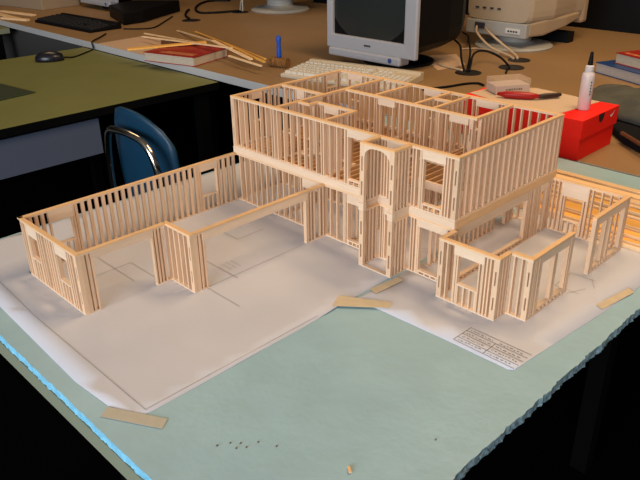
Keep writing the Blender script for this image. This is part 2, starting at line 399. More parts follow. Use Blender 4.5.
def lines(name, parent, segs, z, w=.8, m='ink'):
    mb = MB()
    for (x0, y0_, x1, y1_) in segs:
        d = Vector((x1 - x0, y1_ - y0_, 0)); L = d.length; d.normalize(); nn = Vector((-d.y, d.x, 0)) * w / 2
        a = Vector((x0, y0_, z)); b = Vector((x1, y1_, z))
        mb.add([a - nn, b - nn, b + nn, a + nn], [(0, 1, 2, 3)])
    return mb.build(name, m, parent)
seg = [(-150, -475, 133, -487), (133, -487, 433, -487), (433, -487, 433, -200), (160, -260, 250, -262), (250, -262, 250, -50), (30, -330, 150, -330), (30, -330, 30, -250),
       (60, -120, 150, -120), (150, -120, 150, -60), (250, -262, 330, -262), (160, -209, 262, -209), (90, -410, 90, -300), (90, -300, 170, -300)]
lines('plan_lines', plan1, seg, 1.0)
mb_t = []
for r in range(3):       # small lettering strokes beside the plan lines
    x = 206.
    while x < 232: mb_t.append((x, -198 + r * 9, x + rnd.uniform(1.5, 4), -198 + r * 9 + rnd.uniform(-1, 2))); x += rnd.uniform(4, 6)
lines('plan_lettering', plan1, mb_t, 1.0, .9)
lines('plan_lines', plan2, [(635, 118, 675, 118), (635, 173, 675, 173), (635, 118, 635, 173), (660, 107, 675, 140), (668, 175, 684, 150)], 1.0, .7)
tb = [(610, -72, 704, -72), (609, -113, 703, -114), (610, -72, 609, -113), (609, -82, 704, -82), (609, -92, 704, -93), (609, -103, 704, -104), (656, -82, 656, -114),
      ]
lines('title_box', plan2, tb, 1.1, .8, 'ink_d')
tt = []
for (xa, xb, ys) in ((614, 652, (-78, -88, -98, -108)), (660, 699, (-78, -88, -98, -109))):
    for y in ys:
        x = xa
        while x < xb - 3:
            l = rnd.uniform(1.5, 5); tt.append((x, y + rnd.uniform(-1, 1), x + l, y + rnd.uniform(-1, 1))); x += l + rnd.uniform(1, 3)
lines('title_lettering', plan2, tt, 1.1, 1.1, 'ink_d')
def tape(pts, z, label, m='tape'):
    mb = MB(); mb.prism(pts, z, z + .25); o = mb.build('masking_tape', m); tag(o, label, 'tape'); return o
tape([(396, -516), (466, -478), (476, -492), (406, -531)], .8, 'strip of masking tape holding the front corner of the big plan to the foam')
tape([(432, -168), (418, -140), (488, -100), (497, -114)], 3.2, 'strip of masking tape across the rounded inner corner between the two plans', 'tape2')
tape([(438, -92), (444, -32), (458, -32), (454, -94)], 1.8, 'short strip of masking tape along the joint of the two plans beside the entry tower', 'tape2')
tape([(708, 105), (721, 186), (733, 180), (720, 100)], 1.6, 'yellowish strip of masking tape at the right edge of the plan, near the side room', 'tape2')

mb = MB(); T = Matrix.Translation((668, -388, .6)) @ Matrix.Rotation(math.radians(-35), 4, 'Z'); mb.box(0, 9, 0, 3.2, 0, 2.2, T=T); tag(mb.build('wood_chip', 'plate', bevel=.4), 'tiny wood chip lying on the foam near its front corner', 'wood chip')
mb = MB()
for (x, y) in ((539, -462), (549, -455), (558, -449), (561, -443), (571, -441), (574, -430), (588, -422), (545, -466), (708, -285)):
    mb.lathe([(.9, 0), (1.1, .6), (.5, 1.1)], c=(x + rnd.uniform(-4, 4), y + rnd.uniform(-4, 4), .3), n=6)
tag(mb.build('crumbs', 'darkwood'), 'scatter of dark crumbs on the bare foam at the front', 'crumbs', kind='stuff')
# ================================================================= tables and counter
def table(x0, x1, y0, y1, zt, thick, label, legs, name='work_table', top='green', edge='green_edge', group=None):
    t = empty(name, ((x0 + x1) / 2, (y0 + y1) / 2, -755), label, 'table', group)
    mb = MB(); mb.cur = 0; mb.box(x0 + 2, x1 - 2, y0 + 2, y1 - 2, zt - thick + 1, zt); mb.build('tabletop', top, t)
    mb = MB(); mb.box(x0, x1, y0, y0 + 2, zt - thick, zt - .5); mb.box(x0, x1, y1 - 2, y1, zt - thick, zt - .5); mb.box(x0, x0 + 2, y0 + 2, y1 - 2, zt - thick, zt - .5); mb.box(x1 - 2, x1, y0 + 2, y1 - 2, zt - thick, zt - .5)
    mb.build('edge_band', edge, t)
    for (lx, ly) in legs:
        mb = MB(); mb.box(lx - 20, lx + 20, ly - 20, ly + 20, -755, zt - thick); mb.build('leg', 'dark', t)
    return t
table(-120, 735, -544, 706, TZ, 26, 'green topped work table under the foam board', [(-40, -300), (560, -300), (-40, 600), (560, 600)])
lt = table(-1990, -986, -1100, 704, -41, 26, 'lower green topped table at left carrying the black mouse', [(-1950, 650), (-1030, 650), (-1950, -1040), (-1030, -1040)], edge='dark')
mb = MB(); mb.box(-1012, -1004, -900, 228, -194, -78); mb.build('modesty_panel', 'blue_panel', lt)['label'] = 'blue-grey panel hanging below the tabletop'
table(-3900, -2800, -600, 704, -41, 26, 'green topped table at the far upper left, only its corner showing', [(-2850, 650), (-3850, 650), (-2850, -540), (-3850, -540)])
ct = table(-4300, 1700, 712, 2470, TZ, 28, 'long tan topped counter carrying the monitors and keyboards', [(-4200, 800), (-1200, 800), (1600, 800), (-4200, 2400), (-1200, 2400), (1600, 2400)], 'counter', 'tan', 'desk_edge')
mb = MB(); mb.box(-4200, -2090, 762, 770, -330, -41); mb.build('modesty_panel', 'grey_panel', ct)
mb = MB(); mb.box(-2090, -2060, 740, 762, -330, -41); mb.build('support_strip', 'darkwood', ct)

# ================================================================= things on the counter
def grid_box(mb, T, x0, x1, y0, y1, z0, z1, ins=1.2):
    vs = [T @ Vector(p) for p in ((x0, y0, z0), (x1, y0, z0), (x1, y1, z0), (x0, y1, z0), (x0 + ins, y0 + ins, z1), (x1 - ins, y0 + ins, z1), (x1 - ins, y1 - ins, z1), (x0 + ins, y1 - ins, z1))]
    mb.add(vs, [(3, 2, 1, 0), (4, 5, 6, 7), (0, 1, 5, 4), (1, 2, 6, 5), (2, 3, 7, 6), (3, 0, 4, 7)])
def keyboard(org, ang, L, Wd, label, mb_mat, key_mat, own_keys=True):
    T = Matrix.Translation(org) @ Matrix.Rotation(ang, 4, 'Z')
    k = empty('keyboard', org, label, 'keyboard')
    mb = MB(); prof = [(0, 0), (Wd, 0), (Wd, 30), (Wd - 22, 31), (Wd - 30, 24), (4, 13), (0, 9)]
    vs = [T @ Vector((x, y, z)) for x in (0, L) for y, z in prof]; n = len(prof)
    mb.add(vs, [tuple(range(n)), tuple(range(2 * n - 1, n - 1, -1))] + [(i, n + i, n + (i + 1) % n, (i + 1) % n) for i in range(n)])
    mb.build('keyboard_case', mb_mat, k, bevel=2)
    rows = [(9, 0), (28, .3), (47, .5), (66, .75), (85, 0), (110, 0)]
    slope = 11. / (Wd - 34)
    for r, (y, off) in enumerate(rows):
        y *= (Wd - 34) / 136
        x = 10.
        segs = []
        main = L * .655
        if r == 0: ws = [25, 22, 25, 110, 25, 22, 25]
        else: ws = [19 + off * 14] + [19] * 13 + [19 + (1 - off) * 14]
        tot = sum(ws); sc = (main - 12) / tot
        for w_ in ws: segs.append((x, w_ * sc)); x += w_ * sc
        x = L * .69
        for q in range(3):
            if r not in (2,) and not (r == 1 and q != 1): segs.append((x + q * 19 * L / 460, 19 * L / 460))
        x = L * .83
        for q in range(4):
            if r < 5: segs.append((x + q * 19 * L / 460, 19 * L / 460))
        for (xs, w_) in segs:
            z = 13 + (y - 4) * slope
            mk = MB() if own_keys else None
            tgt = mk
            grid_box(tgt, T, xs + .8, xs + w_ - .8, y, y + 17.3 * (Wd - 34) / 136, z - 1, z + 9, 2.2)
            KEYS.append((tgt, k, key_mat))
    return k
KEYS = []
k1 = keyboard((-785, 822, TZ), math.radians(11.5), 455, 205, 'cream computer keyboard lying in front of the silver and black monitor', 'kb', 'key')
# keys that show become parts, beyond a hundred they share one part
ks = KEYS[:]; KEYS.clear()
ks.sort(key=lambda t: -sum(v[1] for v in t[0].v) + .4 * sum(v[0] for v in t[0].v))
restk = MB()
for i, (m_, k, km) in enumerate(ks):
    if i < 98: m_.build('key', km, k)
    else: restk.add(m_.v, m_.f)
if restk.v: o = restk.build('key', 'key', k1); o['kind'] = 'stuff'
k2 = keyboard((-2690, 800, TZ), math.radians(3), 540, 175, 'black computer keyboard lying at the counter edge behind the black mouse', 'black', 'key_b')
allk = MB()
for (m_, k, km) in KEYS: allk.add(m_.v, m_.f)
allk.build('key', 'key_b', k2)['kind'] = 'stuff'; KEYS.clear()
# cream keyboard lead
def cable(name, pts, r, m, label, cat='cable', n=8, group=None):
    o = MB().tube(spline(pts, n), r, 7).build(name, m, smooth=True); return tag(o, label, cat, group)

def crt(org, label):
    """front facing -y; org = front lower left corner of the lower panel on the counter"""
    X, Y, Z = org; t = empty('crt_monitor', (X + 190, Y + 190, TZ), label, 'monitor')
    z0 = Z + 25
    # bezel ring
    mb = MB(); w0, w1 = X - 12, X + 414; zb, zt_ = z0 + 28, z0 + 400; sx0, sx1, sz0, sz1 = X + 14, X + 350, z0 + 78, z0 + 360
    def ringed(xa, xb, za, zb_, xc, xd, zc, zd, yf, yb):
        o_ = [(xa, za), (xb, za), (xb, zb_), (xa, zb_)]; i_ = [(xc, zc), (xd, zc), (xd, zd), (xc, zd)]
        vs = [(x, yf, z) for x, z in o_] + [(x, yf + 3, z) for x, z in i_] + [(x, yb, z) for x, z in o_] + [(x, yf + 30, z) for x, z in i_]
        fs = [(i, (i + 1) % 4, 4 + (i + 1) % 4, 4 + i) for i in range(4)] + [(i, 8 + i, 8 + (i + 1) % 4, (i + 1) % 4) for i in range(4)] + [(4 + i, 4 + (i + 1) % 4, 12 + (i + 1) % 4, 12 + i) for i in range(4)]
        mb.add(vs, fs)
    ringed(w0, w1, zb, zt_, sx0, sx1 + 8, sz0, sz1, Y, Y + 16)
    mb.build('bezel', 'silver', t, bevel=5)
    mb = MB(); mb.box(X + 2, X + 352, Y - 8, Y + 50, z0, z0 + 30); mb.build('lower_panel', 'silver', t, bevel=7)
    mb = MB(); T = Matrix.Translation((X + 308, Y - 8, z0 + 16)) @ Matrix.Rotation(math.pi / 2, 4, 'X'); mb.lathe([(9, -2), (9, 1), (7, 3)], n=20, T=T); mb.build('power_button', 'btn', t)
    mb = MB()
    for q in range(5): mb.box(X + 150 + q * 22, X + 164 + q * 22, Y - 10, Y - 7, z0 + 12, z0 + 16)
    mb.build('control_buttons', 'silver', t, bevel=1)
    mb = MB()
    for q in range(4): mb.box(X + 178 + q * 8, X + 184 + q * 8, Y - .5, Y + 1, z0 + 50, z0 + 56)
    mb.build('badge', 'port', t)
    # glass
    mb = MB(); nx, nz = 10, 8; vs = []; 
    for j in range(nz + 1):
        for i in range(nx + 1):
            u = i / nx * 2 - 1; v = j / nz * 2 - 1
            vs.append((sx0 + (sx1 + 8 - sx0) * i / nx, Y + 12 + 3 * (u * u + v * v), sz0 + (sz1 - sz0) * j / nz))
    mb.add(vs, [(j * (nx + 1) + i, j * (nx + 1) + i + 1, (j + 1) * (nx + 1) + i + 1, (j + 1) * (nx + 1) + i) for j in range(nz) for i in range(nx)])
    mb.build('screen', 'screen', t, smooth=True)
    # housing: loft narrowing to the back
    mb = MB(); secs = [(Y + 16, w0 + 3, w1 - 2, zb + 2, zt_ - 3), (Y + 200, w0 + 10, w1 - 4, zb + 8, zt_ - 6), (Y + 290, w0 + 30, w1 - 14, zb + 20, zt_ - 30), (Y + 345, w0 + 60, w1 - 40, zb + 45, zt_ - 60), (Y + 360, w0 + 85, w1 - 65, zb + 62, zt_ - 80)]
    vs = []; N = 20
    for (y, xa, xb, za, zc) in secs:
        cx, cz, hx, hz = (xa + xb) / 2, (za + zc) / 2, (xb - xa) / 2, (zc - za) / 2
        for i in range(N):
            a = 2 * math.pi * (i + .5) / N; ca, sa = math.cos(a), math.sin(a)
            vs.append((cx + hx * math.copysign(abs(ca) ** .3, ca), y, cz + hz * math.copysign(abs(sa) ** .3, sa)))
    fs = [(j * N + i, j * N + (i + 1) % N, (j + 1) * N + (i + 1) % N, (j + 1) * N + i) for j in range(len(secs) - 1) for i in range(N)] + [tuple(range(N)), tuple(range(len(secs) * N - 1, (len(secs) - 1) * N - 1, -1))]
    mb.add(vs, fs); mb.build('housing', 'black', t, smooth=False)
    cx = X + 200
    mb = MB(); mb.lathe([(125, 0), (125, 9), (105, 14), (60, 17), (45, 22), (45, 60)], c=(cx, Y + 170, TZ), n=32, sx=1.15); mb.build('stand', 'black', t, smooth=False)
    return t
crt((-854, 1138, TZ), 'silver and black computer monitor standing behind the cream keyboard')
crt((-3071, 1268, TZ), 'silver and black computer monitor at the upper left, only its lower corner in view')

mb = MB(); mb.prism([(-2560, 1165), (-2235, 1060), (-2240, 1180), (-2440, 1545), (-2640, 1330)], TZ, TZ + 62); tag(mb.build('black_box', 'black', bevel=6), 'low black box on the counter at the right foot of the upper left monitor', 'box')
# beige monitor seen from behind
def loft(mb, secs, N=28, p=.35):
    vs = []
    for (y, xa, xb, za, zc) in secs:
        cx, cz, hx, hz = (xa + xb) / 2, (za + zc) / 2, (xb - xa) / 2, (zc - za) / 2
        for i in range(N):
            a = 2 * math.pi * (i + .5) / N; ca, sa = math.cos(a), math.sin(a)
            vs.append((cx + hx * math.copysign(abs(ca) ** p, ca), y, cz + hz * math.copysign(abs(sa) ** p, sa)))
    fs = [(j * N + i, j * N + (i + 1) % N, (j + 1) * N + (i + 1) % N, (j + 1) * N + i) for j in range(len(secs) - 1) for i in range(N)] + [tuple(range(N)), tuple(range(len(secs) * N - 1, (len(secs) - 1) * N - 1, -1))]
    mb.add(vs, fs)
t = empty('crt_monitor', (-500, 1930, TZ), 'beige computer monitor turned with its back and cable sockets to the camera', 'monitor')
mb = MB(); loft(mb, [(1758, -652, -372, 98, 330), (1775, -660, -362, 92, 345), (1900, -672, -335, 88, 380), (2080, -715, -340, 80, 420), (2140, -735, -335, 76, 430)], p=.22); mb.build('housing', 'beige', t, smooth=False)
mb = MB(); mb.box(-745, -335, 2140, 2190, 60, 440); mb.build('bezel', 'beige_d', t, bevel=12)
mb = MB(); vs = []
mb.box(-652, -372, 1750, 1778, 40, 96); mb.build('socket_panel', 'pale', t, bevel=4)
mb = MB(); loft(mb, [(1776, -650, -368, 42, 100), (1860, -660, -348, 40, 110), (1990, -690, -330, 62, 110), (2100, -715, -330, 84, 112)], p=.22); mb.build('lower_housing', 'beige_d', t)
mb = MB(); mb.box(-606, -560, 1744, 1751, 62, 86); mb.build('plug', 'port', t, bevel=2)
mb = MB(); mb.box(-462, -398, 1747, 1751, 56, 76); mb.build('rating_label', 'label', t)
mb = MB()
for q in range(4): mb.box(-452 + q * 12, -444 + q * 12, 1746, 1747.5, 61, 68)
mb.build('label_print', 'port', t)
mb = MB()
for q in range(4): mb.box(-615 + q * 34, -600 + q * 34, 1755, 1761, 140, 147)
mb.build('vent_marks', 'port', t)
mb = MB(); mb.lathe([(158, 0), (160, 5), (150, 12), (90, 18), (70, 24), (70, 48)], c=(-490, 1870, TZ), n=40); mb.build('stand', 'pale', t)
mb = MB(); mb.box(-560, -345, 2060, 2110, TZ, 30); mb.build('foot', 'black', t)

t = empty('crt_monitor', (-2040, 1960, TZ), 'pale grey monitor base far back on the counter, the rest above the picture', 'monitor')
mb = MB(); mb.lathe([(165, 0), (168, 6), (155, 14), (95, 22), (75, 30), (75, 62)], c=(-2040, 1950, TZ), n=40); mb.build('stand', 'pale', t)
mb = MB(); loft(mb, [(1790, -2180, -1900, 90, 360), (1900, -2200, -1880, 80, 380), (2100, -2240, -1840, 50, 420), (2160, -2250, -1830, 40, 430)], p=.25); mb.build('housing', 'pale', t)
mb = MB(); mb.box(-2130, -1800, 2300, 2380, TZ, 45); tag(mb.build('dark_strip', 'black', bevel=4), 'long black strip added for the darkness past the back edge of the counter, beyond the pale monitor base', 'black block')  # added strip, stands in for the dark beyond the counter end
# black cabinet behind the counter on the right
mb = MB(); mb.box(-560, 900, 2480, 2900, -755, 900); cab = mb.build('cabinet', 'black', base=(170, 2690, -755)); tag(cab, 'tall black cabinet behind the right end of the counter', 'cabinet')
mb = MB(); mb.box(165, 169, 2476, 2481, -700, 880); mb.build('door_gap', 'dark', cab)
mb = MB(); mb.box(145, 152, 2468, 2480, 200, 340); mb.build('handle', 'dark', cab)

# grommets (flat black cable holes)
def grommet(x, y, r, label):
    g = MB().lathe([(r, 0), (r, 2.2), (r * .8, 3), (r * .78, 1.6)], c=(x, y, TZ), n=28).build('cable_grommet', 'grom'); tag(g, label, 'cable hole', 'cable holes in the counter')
grommet(-335, 1312, 46, 'round black cable hole directly behind the clear box, nearest of three')
grommet(-268, 1488, 46, 'round black cable hole where the single arched cable ends')
grommet(-315, 1620, 42, 'round black cable hole into which the cream monitor leads run')
grommet(-2105, 1380, 48, 'round black cable hole near the looped cable at upper left')
grommet(-2140, 1740, 46, 'round black cable hole beside the pale monitor base')
g = 'black cables around the counter holes'
cable('cable', [(-520, 1480, 60), (-470, 1450, 45), (-400, 1360, 20), (-357, 1318, -8.5)], 4, 'black', 'black cable dropping from the black monitor side into the nearest hole, left of two', group=None)
cable('cable', [(-640, 1760, 10), (-560, 1640, 30), (-430, 1460, 25), (-345, 1320, -8.5)], 4, 'black', 'black cable dropping into the nearest hole, right of two')
cable('cable', [(-338, 1322, -8), (-375, 1400, 35), (-390, 1500, 30), (-330, 1510, 12), (-272, 1480, -8)], 4, 'black', 'black cable arching from one cable hole to the next')
cable('cable', [(-265, 1470, -8), (-250, 1430, -6), (-228, 1385, -9)], 3.5, 'black', 'short brown-black cable running from the middle hole to the clear box')
cable('cable', [(-185, 1180, -9), (-215, 1190, -9), (-240, 1160, -9), (-262, 1085, -9), (-300, 1000, -9)], 4, 'black', 'black cable lying on the counter behind the red box')
cable('cable', [(-500, 1360, -9), (-480, 1345, -9), (-450, 1330, -8), (-362, 1318, -9)], 4, 'cable_w', 'cream cable running along the counter from under the black monitor')
cable('cable', [(-594, 1742, 70), (-560, 1700, 50), (-470, 1660, 12), (-380, 1640, -4), (-335, 1615, -9)], 5, 'cable_w', 'cream lead hanging from the beige monitor plug, left of two')
cable('cable', [(-552, 1742, 68), (-500, 1700, 56), (-420, 1680, 20), (-350, 1650, -2), (-325, 1625, -9)], 5, 'cable_w', 'cream lead hanging from the beige monitor, right of two')
cable('cable', [(-600, 1640, -9), (-560, 1690, -9), (-500, 1700, -9), (-430, 1660, -9)], 4, 'cable_w', 'pale cable lying round the front of the beige monitor base')
cable('cable', [(-670, 1800, -9), (-700, 1850, -9), (-760, 1930, -9), (-830, 1990, -9)], 3, 'black', 'thin dark cable running on the counter left of the beige monitor base')
cable('cable', [(-2420, 1590, -6.5), (-2360, 1530, -6.5), (-2240, 1440, -6.5), (-2120, 1380, -3.5)], 6, 'black', 'black cable running from the upper left monitor to its cable hole')
cable('cable', [(-2140, 1735, -3.5), (-2210, 1610, -6.5), (-2270, 1560, -6.5), (-2400, 1620, -6.5), (-2560, 1760, -6.5), (-2640, 1900, -6.5), (-2560, 2000, -6.5)], 6, 'black', 'black cable in a wide loop at the top of the counter')
cable('cable', [(-2150, 1745, -6), (-2190, 1790, 40), (-2170, 1800, 90), (-2140, 1760, 60), (-2120, 1740, -6)], 4, 'pale', 'pale looped lead standing up from the hole beside the pale monitor base')

# mouse, pad, cable
ms = empty('computer_mouse', (-1815, 460, -41), 'black computer mouse on the lower green table', 'mouse')
mb = MB(); T = Matrix.Translation((-1815, 460, -41)) @ Matrix.Rotation(math.radians(60), 4, 'Z')
mb.lathe([(56, 0), (58, 8), (56, 18), (48, 28), (32, 36), (14, 39), (2, 39.5)], n=28, T=T, sy=.6); mb.build('mouse_body', 'mouse', ms, smooth=True)
mb = MB(); mb.box(30, 52, -2, 2, 15, 28, T=T); mb.build('scroll_wheel', 'dark', ms)
cable('cable', [(-1788, 508, -30), (-1800, 560, -38), (-1850, 640, -38), (-1895, 700, -36), (-1912, 709, -9), (-1990, 790, -9), (-2060, 860, -9)], 3.2, 'black', 'thin black mouse cable running over the counter edge')
cable('cable', [(-2120, 990, -9), (-2060, 1040, -9), (-2040, 1110, -9), (-2150, 1240, -9), (-2290, 1390, -9)], 3.2, 'black', 'thin black cable running across the counter behind the peach paper')
T = Matrix.Translation((-1329, 176, -41)) @ Matrix.Rotation(math.radians(8), 4, 'Z')
mb = MB(); mb.box(-245, 0, -205, 0, 0, 4, T=T); tag(mb.build('mouse_pad', 'pad', bevel=1.5), 'dark green mouse pad lying flat on the lower green table', 'mouse pad')

# red book at left with wood strips
def book(A, B, wdir, wl, th, cover, pages, label, print_mat=None, strips=True):
    """A-B = spine-less front edge on the table; wdir = unit vector to the other side"""
    A = Vector(A); B = Vector(B); d = (B - A); L = d.length; d.normalize(); w_ = Vector((*wdir, 0)).normalized(); w_ = (w_ - d * w_.dot(d)).normalized()
    R = Matrix((( d.x, w_.x, 0, A.x), (d.y, w_.y, 0, A.y), (0, 0, 1, A.z), (0, 0, 0, 1)))
    b = empty('book', A, label, 'book')
    mb = MB(); mb.box(3, L - 3, 3, wl - 3, 2.5, th - 2.5, T=R); mb.build('pages', pages, b)
    mb = MB(); mb.box(0, L, 0, wl, 0, 2.5, T=R); mb.box(0, L, 0, wl, th - 2.5, th, T=R); mb.box(0, L, wl - 2.5, wl, 2.5, th - 2.5, T=R); mb.build('cover', cover, b)
    return b, R, L
b, R, L = book((-1152, 717, TZ), (-1392, 651, TZ), (-.27, .96), 215, 35, 'redc', 'page', 'red book with cream page edges on the counter, wooden strips lying over it')
mb = MB()
for r_, (w0_, w1_) in enumerate(((20, 40), (46, 56))):
    x = 25.
    while x < 175: q = rnd.uniform(6, 16); mb.box(x, x + q, w0_, w1_, 34.9, 35.3, T=R); x += q + 4
mb.build('cover_print', 'gold', b)
for (p0, p1, w_, h_, m_, lab) in (
    ((-1830, 930, 6), (-1262, 885, 27), 9, 3, 'balsa_pale', 'pale wooden strip over the red book, farthest left pointing'),
    ((-1755, 872, 8), (-1075, 840, 46), 10, 3, 'balsa_pale', 'pale wooden strip lying along the middle of the strip pile'),
    ((-1880, 1140, TZ), (-1315, 945, 26), 9, 3, 'balsa_pale', 'pale wooden strip pointing to the back, left of two'),
    ((-1790, 1180, TZ), (-925, 875, 20), 9, 3, 'balsa', 'long wooden strip pointing to the back, right of two'),
    ((-1320, 935, 32), (-960, 838, 20), 13, 4, 'balsa_pale', 'broad pale strip whose end overhangs the red book to the right'),
    ((-1262, 945, 28), (-895, 845, 18), 10, 3, 'balsa', 'orange strip ending farthest right of the pile by the book'),
    ((-1075, 824, 20), (-860, 800, 16), 9, 3, 'balsa_pale', 'short pale strip end lying lowest at right of the pile'),
    ((-1490, 640, 18), (-1325, 905, 30), 30, 4, 'balsa', 'wide orange board resting on the red book, pointing over the counter edge')):
    a = Vector(p0); c = Vector(p1); d = (c - a); L_ = d.length; d.normalize(); s_ = Vector((0, 0, 1)).cross(d).normalized(); u_ = d.cross(s_)
    Tm = Matrix(((d.x, s_.x, u_.x, a.x), (d.y, s_.y, u_.y, a.y), (d.z, s_.z, u_.z, a.z), (0, 0, 0, 1)))
    if w_ == 30: Tm = Tm @ Matrix.Identity(4)
    mb = MB(); mb.box(0, L_, -w_ / 2, w_ / 2, 0, h_ + 2, T=Tm); tag(mb.build('wooden_strip', m_), lab, 'wooden strip', 'wooden strips over the red book')
mb = MB(); mb.box(-1640, -1420, 890, 925, TZ, TZ + 18); tag(mb.build('wood_block', 'darkwood', bevel=2), 'dark brown block under the strips behind the red book', 'wood block')
mb = MB(); mb.prism([(-1870, 714), (-1420, 716), (-1600, 960), (-1885, 945)], TZ, TZ + .8); tag(mb.build('paper_sheet', 'paperw'), 'peach coloured sheet of paper left of the red book', 'paper')
# brush
br = empty('brush', (-905, 930, TZ), 'brush with upright blue handle and ridged brown head beside the cream keyboard', 'brush')
mb = MB(); T = Matrix.Translation((-908, 930, TZ + 17)) @ Matrix.Rotation(math.radians(16), 4, 'Z') @ Matrix.Rotation(math.pi / 2, 4, 'Y')
prof = []
for k in range(0, 25): prof.append((17 + (2.2 if k % 4 < 2 else -1.2), -36 + 3 * k))
mb.lathe(prof, n=18, T=T); mb.build('brush_head', 'bristle', br)
mb = MB(); mb.lathe([(8.5, 0), (9.5, 6), (8.5, 30), (7.5, 48), (9, 58), (9.5, 68), (7.5, 76), (3, 80)], c=(-912, 932, TZ + 35), n=16); mb.build('handle', 'blue', br, smooth=True)
# beige box and scraps, upper left
T = Matrix.Translation((-3560, 960, TZ)) @ Matrix.Rotation(math.radians(9), 4, 'Z')
bb = empty('storage_box', (-3560, 960, TZ), 'beige flat box at the far upper left corner of the counter', 'box')
mb = MB(); mb.box(0, 470, 0, 260, 0, 110, T=T); mb.build('box_body', 'beige_d', bb, bevel=4)
mb = MB(); mb.box(-3, 473, -3, 263, 105, 118, T=T); mb.build('box_lid', 'beige', bb, bevel=3)
for i, (a, c, w_, lab) in enumerate((((-3300, 800), (-2830, 790), 34, 'pale wood scrap nearest the counter edge at upper left'), ((-3250, 850), (-2930, 905), 30, 'pale wood scrap lying behind the others at upper left'), ((-2960, 740), (-2770, 800), 26, 'short pale wood scrap beside the black keyboard'))):
    a = Vector((*a, TZ)); c = Vector((*c, TZ)); d = (c - a).normalized(); s_ = Vector((-d.y, d.x, 0)); z_ = TZ + (0 if i < 2 else 0)
    mb = MB(); mb.prism([(a + s_ * w_ / 2)[:2], (a - s_ * w_ / 2)[:2], (c - s_ * w_ / 2)[:2], (c + s_ * w_ / 2)[:2]][::-1], z_, z_ + 5 + i * 2)
    tag(mb.build('wood_scrap', 'balsa_pale'), lab, 'wood scrap', 'wood scraps at upper left')
mb = MB(); mb.prism([(-640, 1440), (-440, 1275), (-420, 1420), (-560, 1560)], TZ, TZ + .8); tag(mb.build('paper_sheet', 'paperw'), 'small pale sheet of paper at the right foot of the black monitor', 'paper')
# books at right
b, R, L = book((-14, 1615, TZ), (312, 1473, TZ), (.42, .90), 250, 36, 'bluec', 'page_w', 'blue covered book with white pages at the right, lower of two')
b2, R2, L2 = book((40, 1640, TZ + 36), (370, 1496, TZ + 36), (.42, .90), 235, 36, 'redc', 'page', 'red covered book with cream pages at the right, on top of the blue one')
mb = MB()
x = 20.
while x < 300: q = rnd.uniform(8, 22); mb.box(x, x + q, 18, 34, 35.9, 36.3, T=R2); x += q + 5
mb.build('cover_print', 'gold', b2)
# grey green cloth heap
vs = []; fs = []; mb = MB(); NX, NY = 46, 36
for j in range(NY + 1):
    for i in range(NX + 1):
        u = i / NX * 2 - 1; v = j / NY * 2 - 1
        r = (abs(u) ** 3.2 + abs(v) ** 3.2) ** (1 / 3.2)
        h = max(0, 1 - r ** 4) ** .5
        x = 455 + 310 * u + 14 * noise.noise(Vector((v * 3, u * 3, 1))); y = 1130 + 150 * v + 16 * noise.noise(Vector((v * 2, u * 3, 7)))
        z = 12 + h * (34 + 16 * noise.noise(Vector((u * 3.1, v * 2.3, .4))) + 12 * noise.noise(Vector((u * 9, v * 6, 3))))
        if h < .05: z = 12
        vs.append((x, y - .30 * (x - 460) , z))
mb.add(vs, [(j * (NX + 1) + i, j * (NX + 1) + i + 1, (j + 1) * (NX + 1) + i + 1, (j + 1) * (NX + 1) + i) for j in range(NY) for i in range(NX)])
tag(mb.build('cloth_bundle', 'cloth', smooth=True, solid=3), 'grey-green cloth bundle lying behind the red shoebox at right', 'cloth')
mb = MB(); mb.prism([(400, 900), (620, 745), (900, 760), (900, 1330), (250, 1400), (300, 1010)], TZ, 9); tag(mb.build('bag', 'clothd', bevel=6), 'flat black bag under the grey-green cloth, right of the red shoebox', 'bag')
mb = MB(); mb.tube([(392, 905, 14), (480, 830, 16), (600, 740, 16)], 5); tag(mb.build('wooden_rod', 'darkwood'), 'brown wooden rod lying on the black bag beside the red shoebox', 'rod')

# shoebox
sb = empty('shoebox', (228, 805, TZ), 'bright red shoebox standing on the counter edge behind the model', 'shoebox')
mb = MB(); mb.box(48, 376, 707, 886, TZ, 76); mb.build('box_body', 'red', sb, bevel=.8)
ld = MB(); ld.box(42, 380, 702, 891, 40, 85); ldo = ld.build('lid', 'red', sb, bevel=.8)
# finger hole and printed mark on the right end of the lid
mb = MB(); hp = [(380.3, 797 + 15 * math.cos(a), 84 - 22 * math.sin(a)) for a in [math.pi * k / 12 for k in range(13)]]
mb.add([(380.3, y, z) for _, y, z in hp], [tuple(range(13))]); mb.build('finger_hole', 'red_in', ldo)
mb = MB(); sw = [(848, 70), (851, 66), (856, 64), (862, 67), (874, 79), (860, 71), (855, 69.5), (851, 70)]
mb.add([(380.3, y - 4, z) for y, z in sw], [tuple(range(len(sw)))]); mb.build('printed_mark', 'swoosh', ldo)['label'] = 'small white curved tick mark'
zt = 85.2
mb = MB(); mb.prism([(46, 745), (212, 700), (312, 726), (332, 885), (148, 905), (60, 850)], zt, zt + 1.2); tag(mb.build('card_sheet', 'card'), 'pale card sheet lying on top of the red shoebox', 'card')
zt += 1.4
# clear plastic box
T = Matrix.Translation((111, 765, zt)) @ Matrix.Rotation(math.radians(58), 4, 'Z')
cb = empty('plastic_box', (111, 765, zt), 'small clear plastic box with white card inside, on the card sheet behind the red handle', 'plastic box')
mb = MB(); w_, d_, h_ = 96, 60, 37
mb.box(0, w_, 0, d_, 0, h_, T=T); mb.build('case', 'clear', cb, bevel=1)
mb = MB(); mb.box(1.5, w_ - 1.5, 1.5, d_ - 1.5, 1.5, h_ * .58, T=T); mb.build('inner_card', 'boxlabel', cb)
mb = MB(); x = 28.
while x < 72: q = rnd.uniform(2, 6); mb.box(x, x + q, 1.0, 1.4, 9, 14, T=T); x += q + 1.5
mb.build('printed_text', 'port', cb)
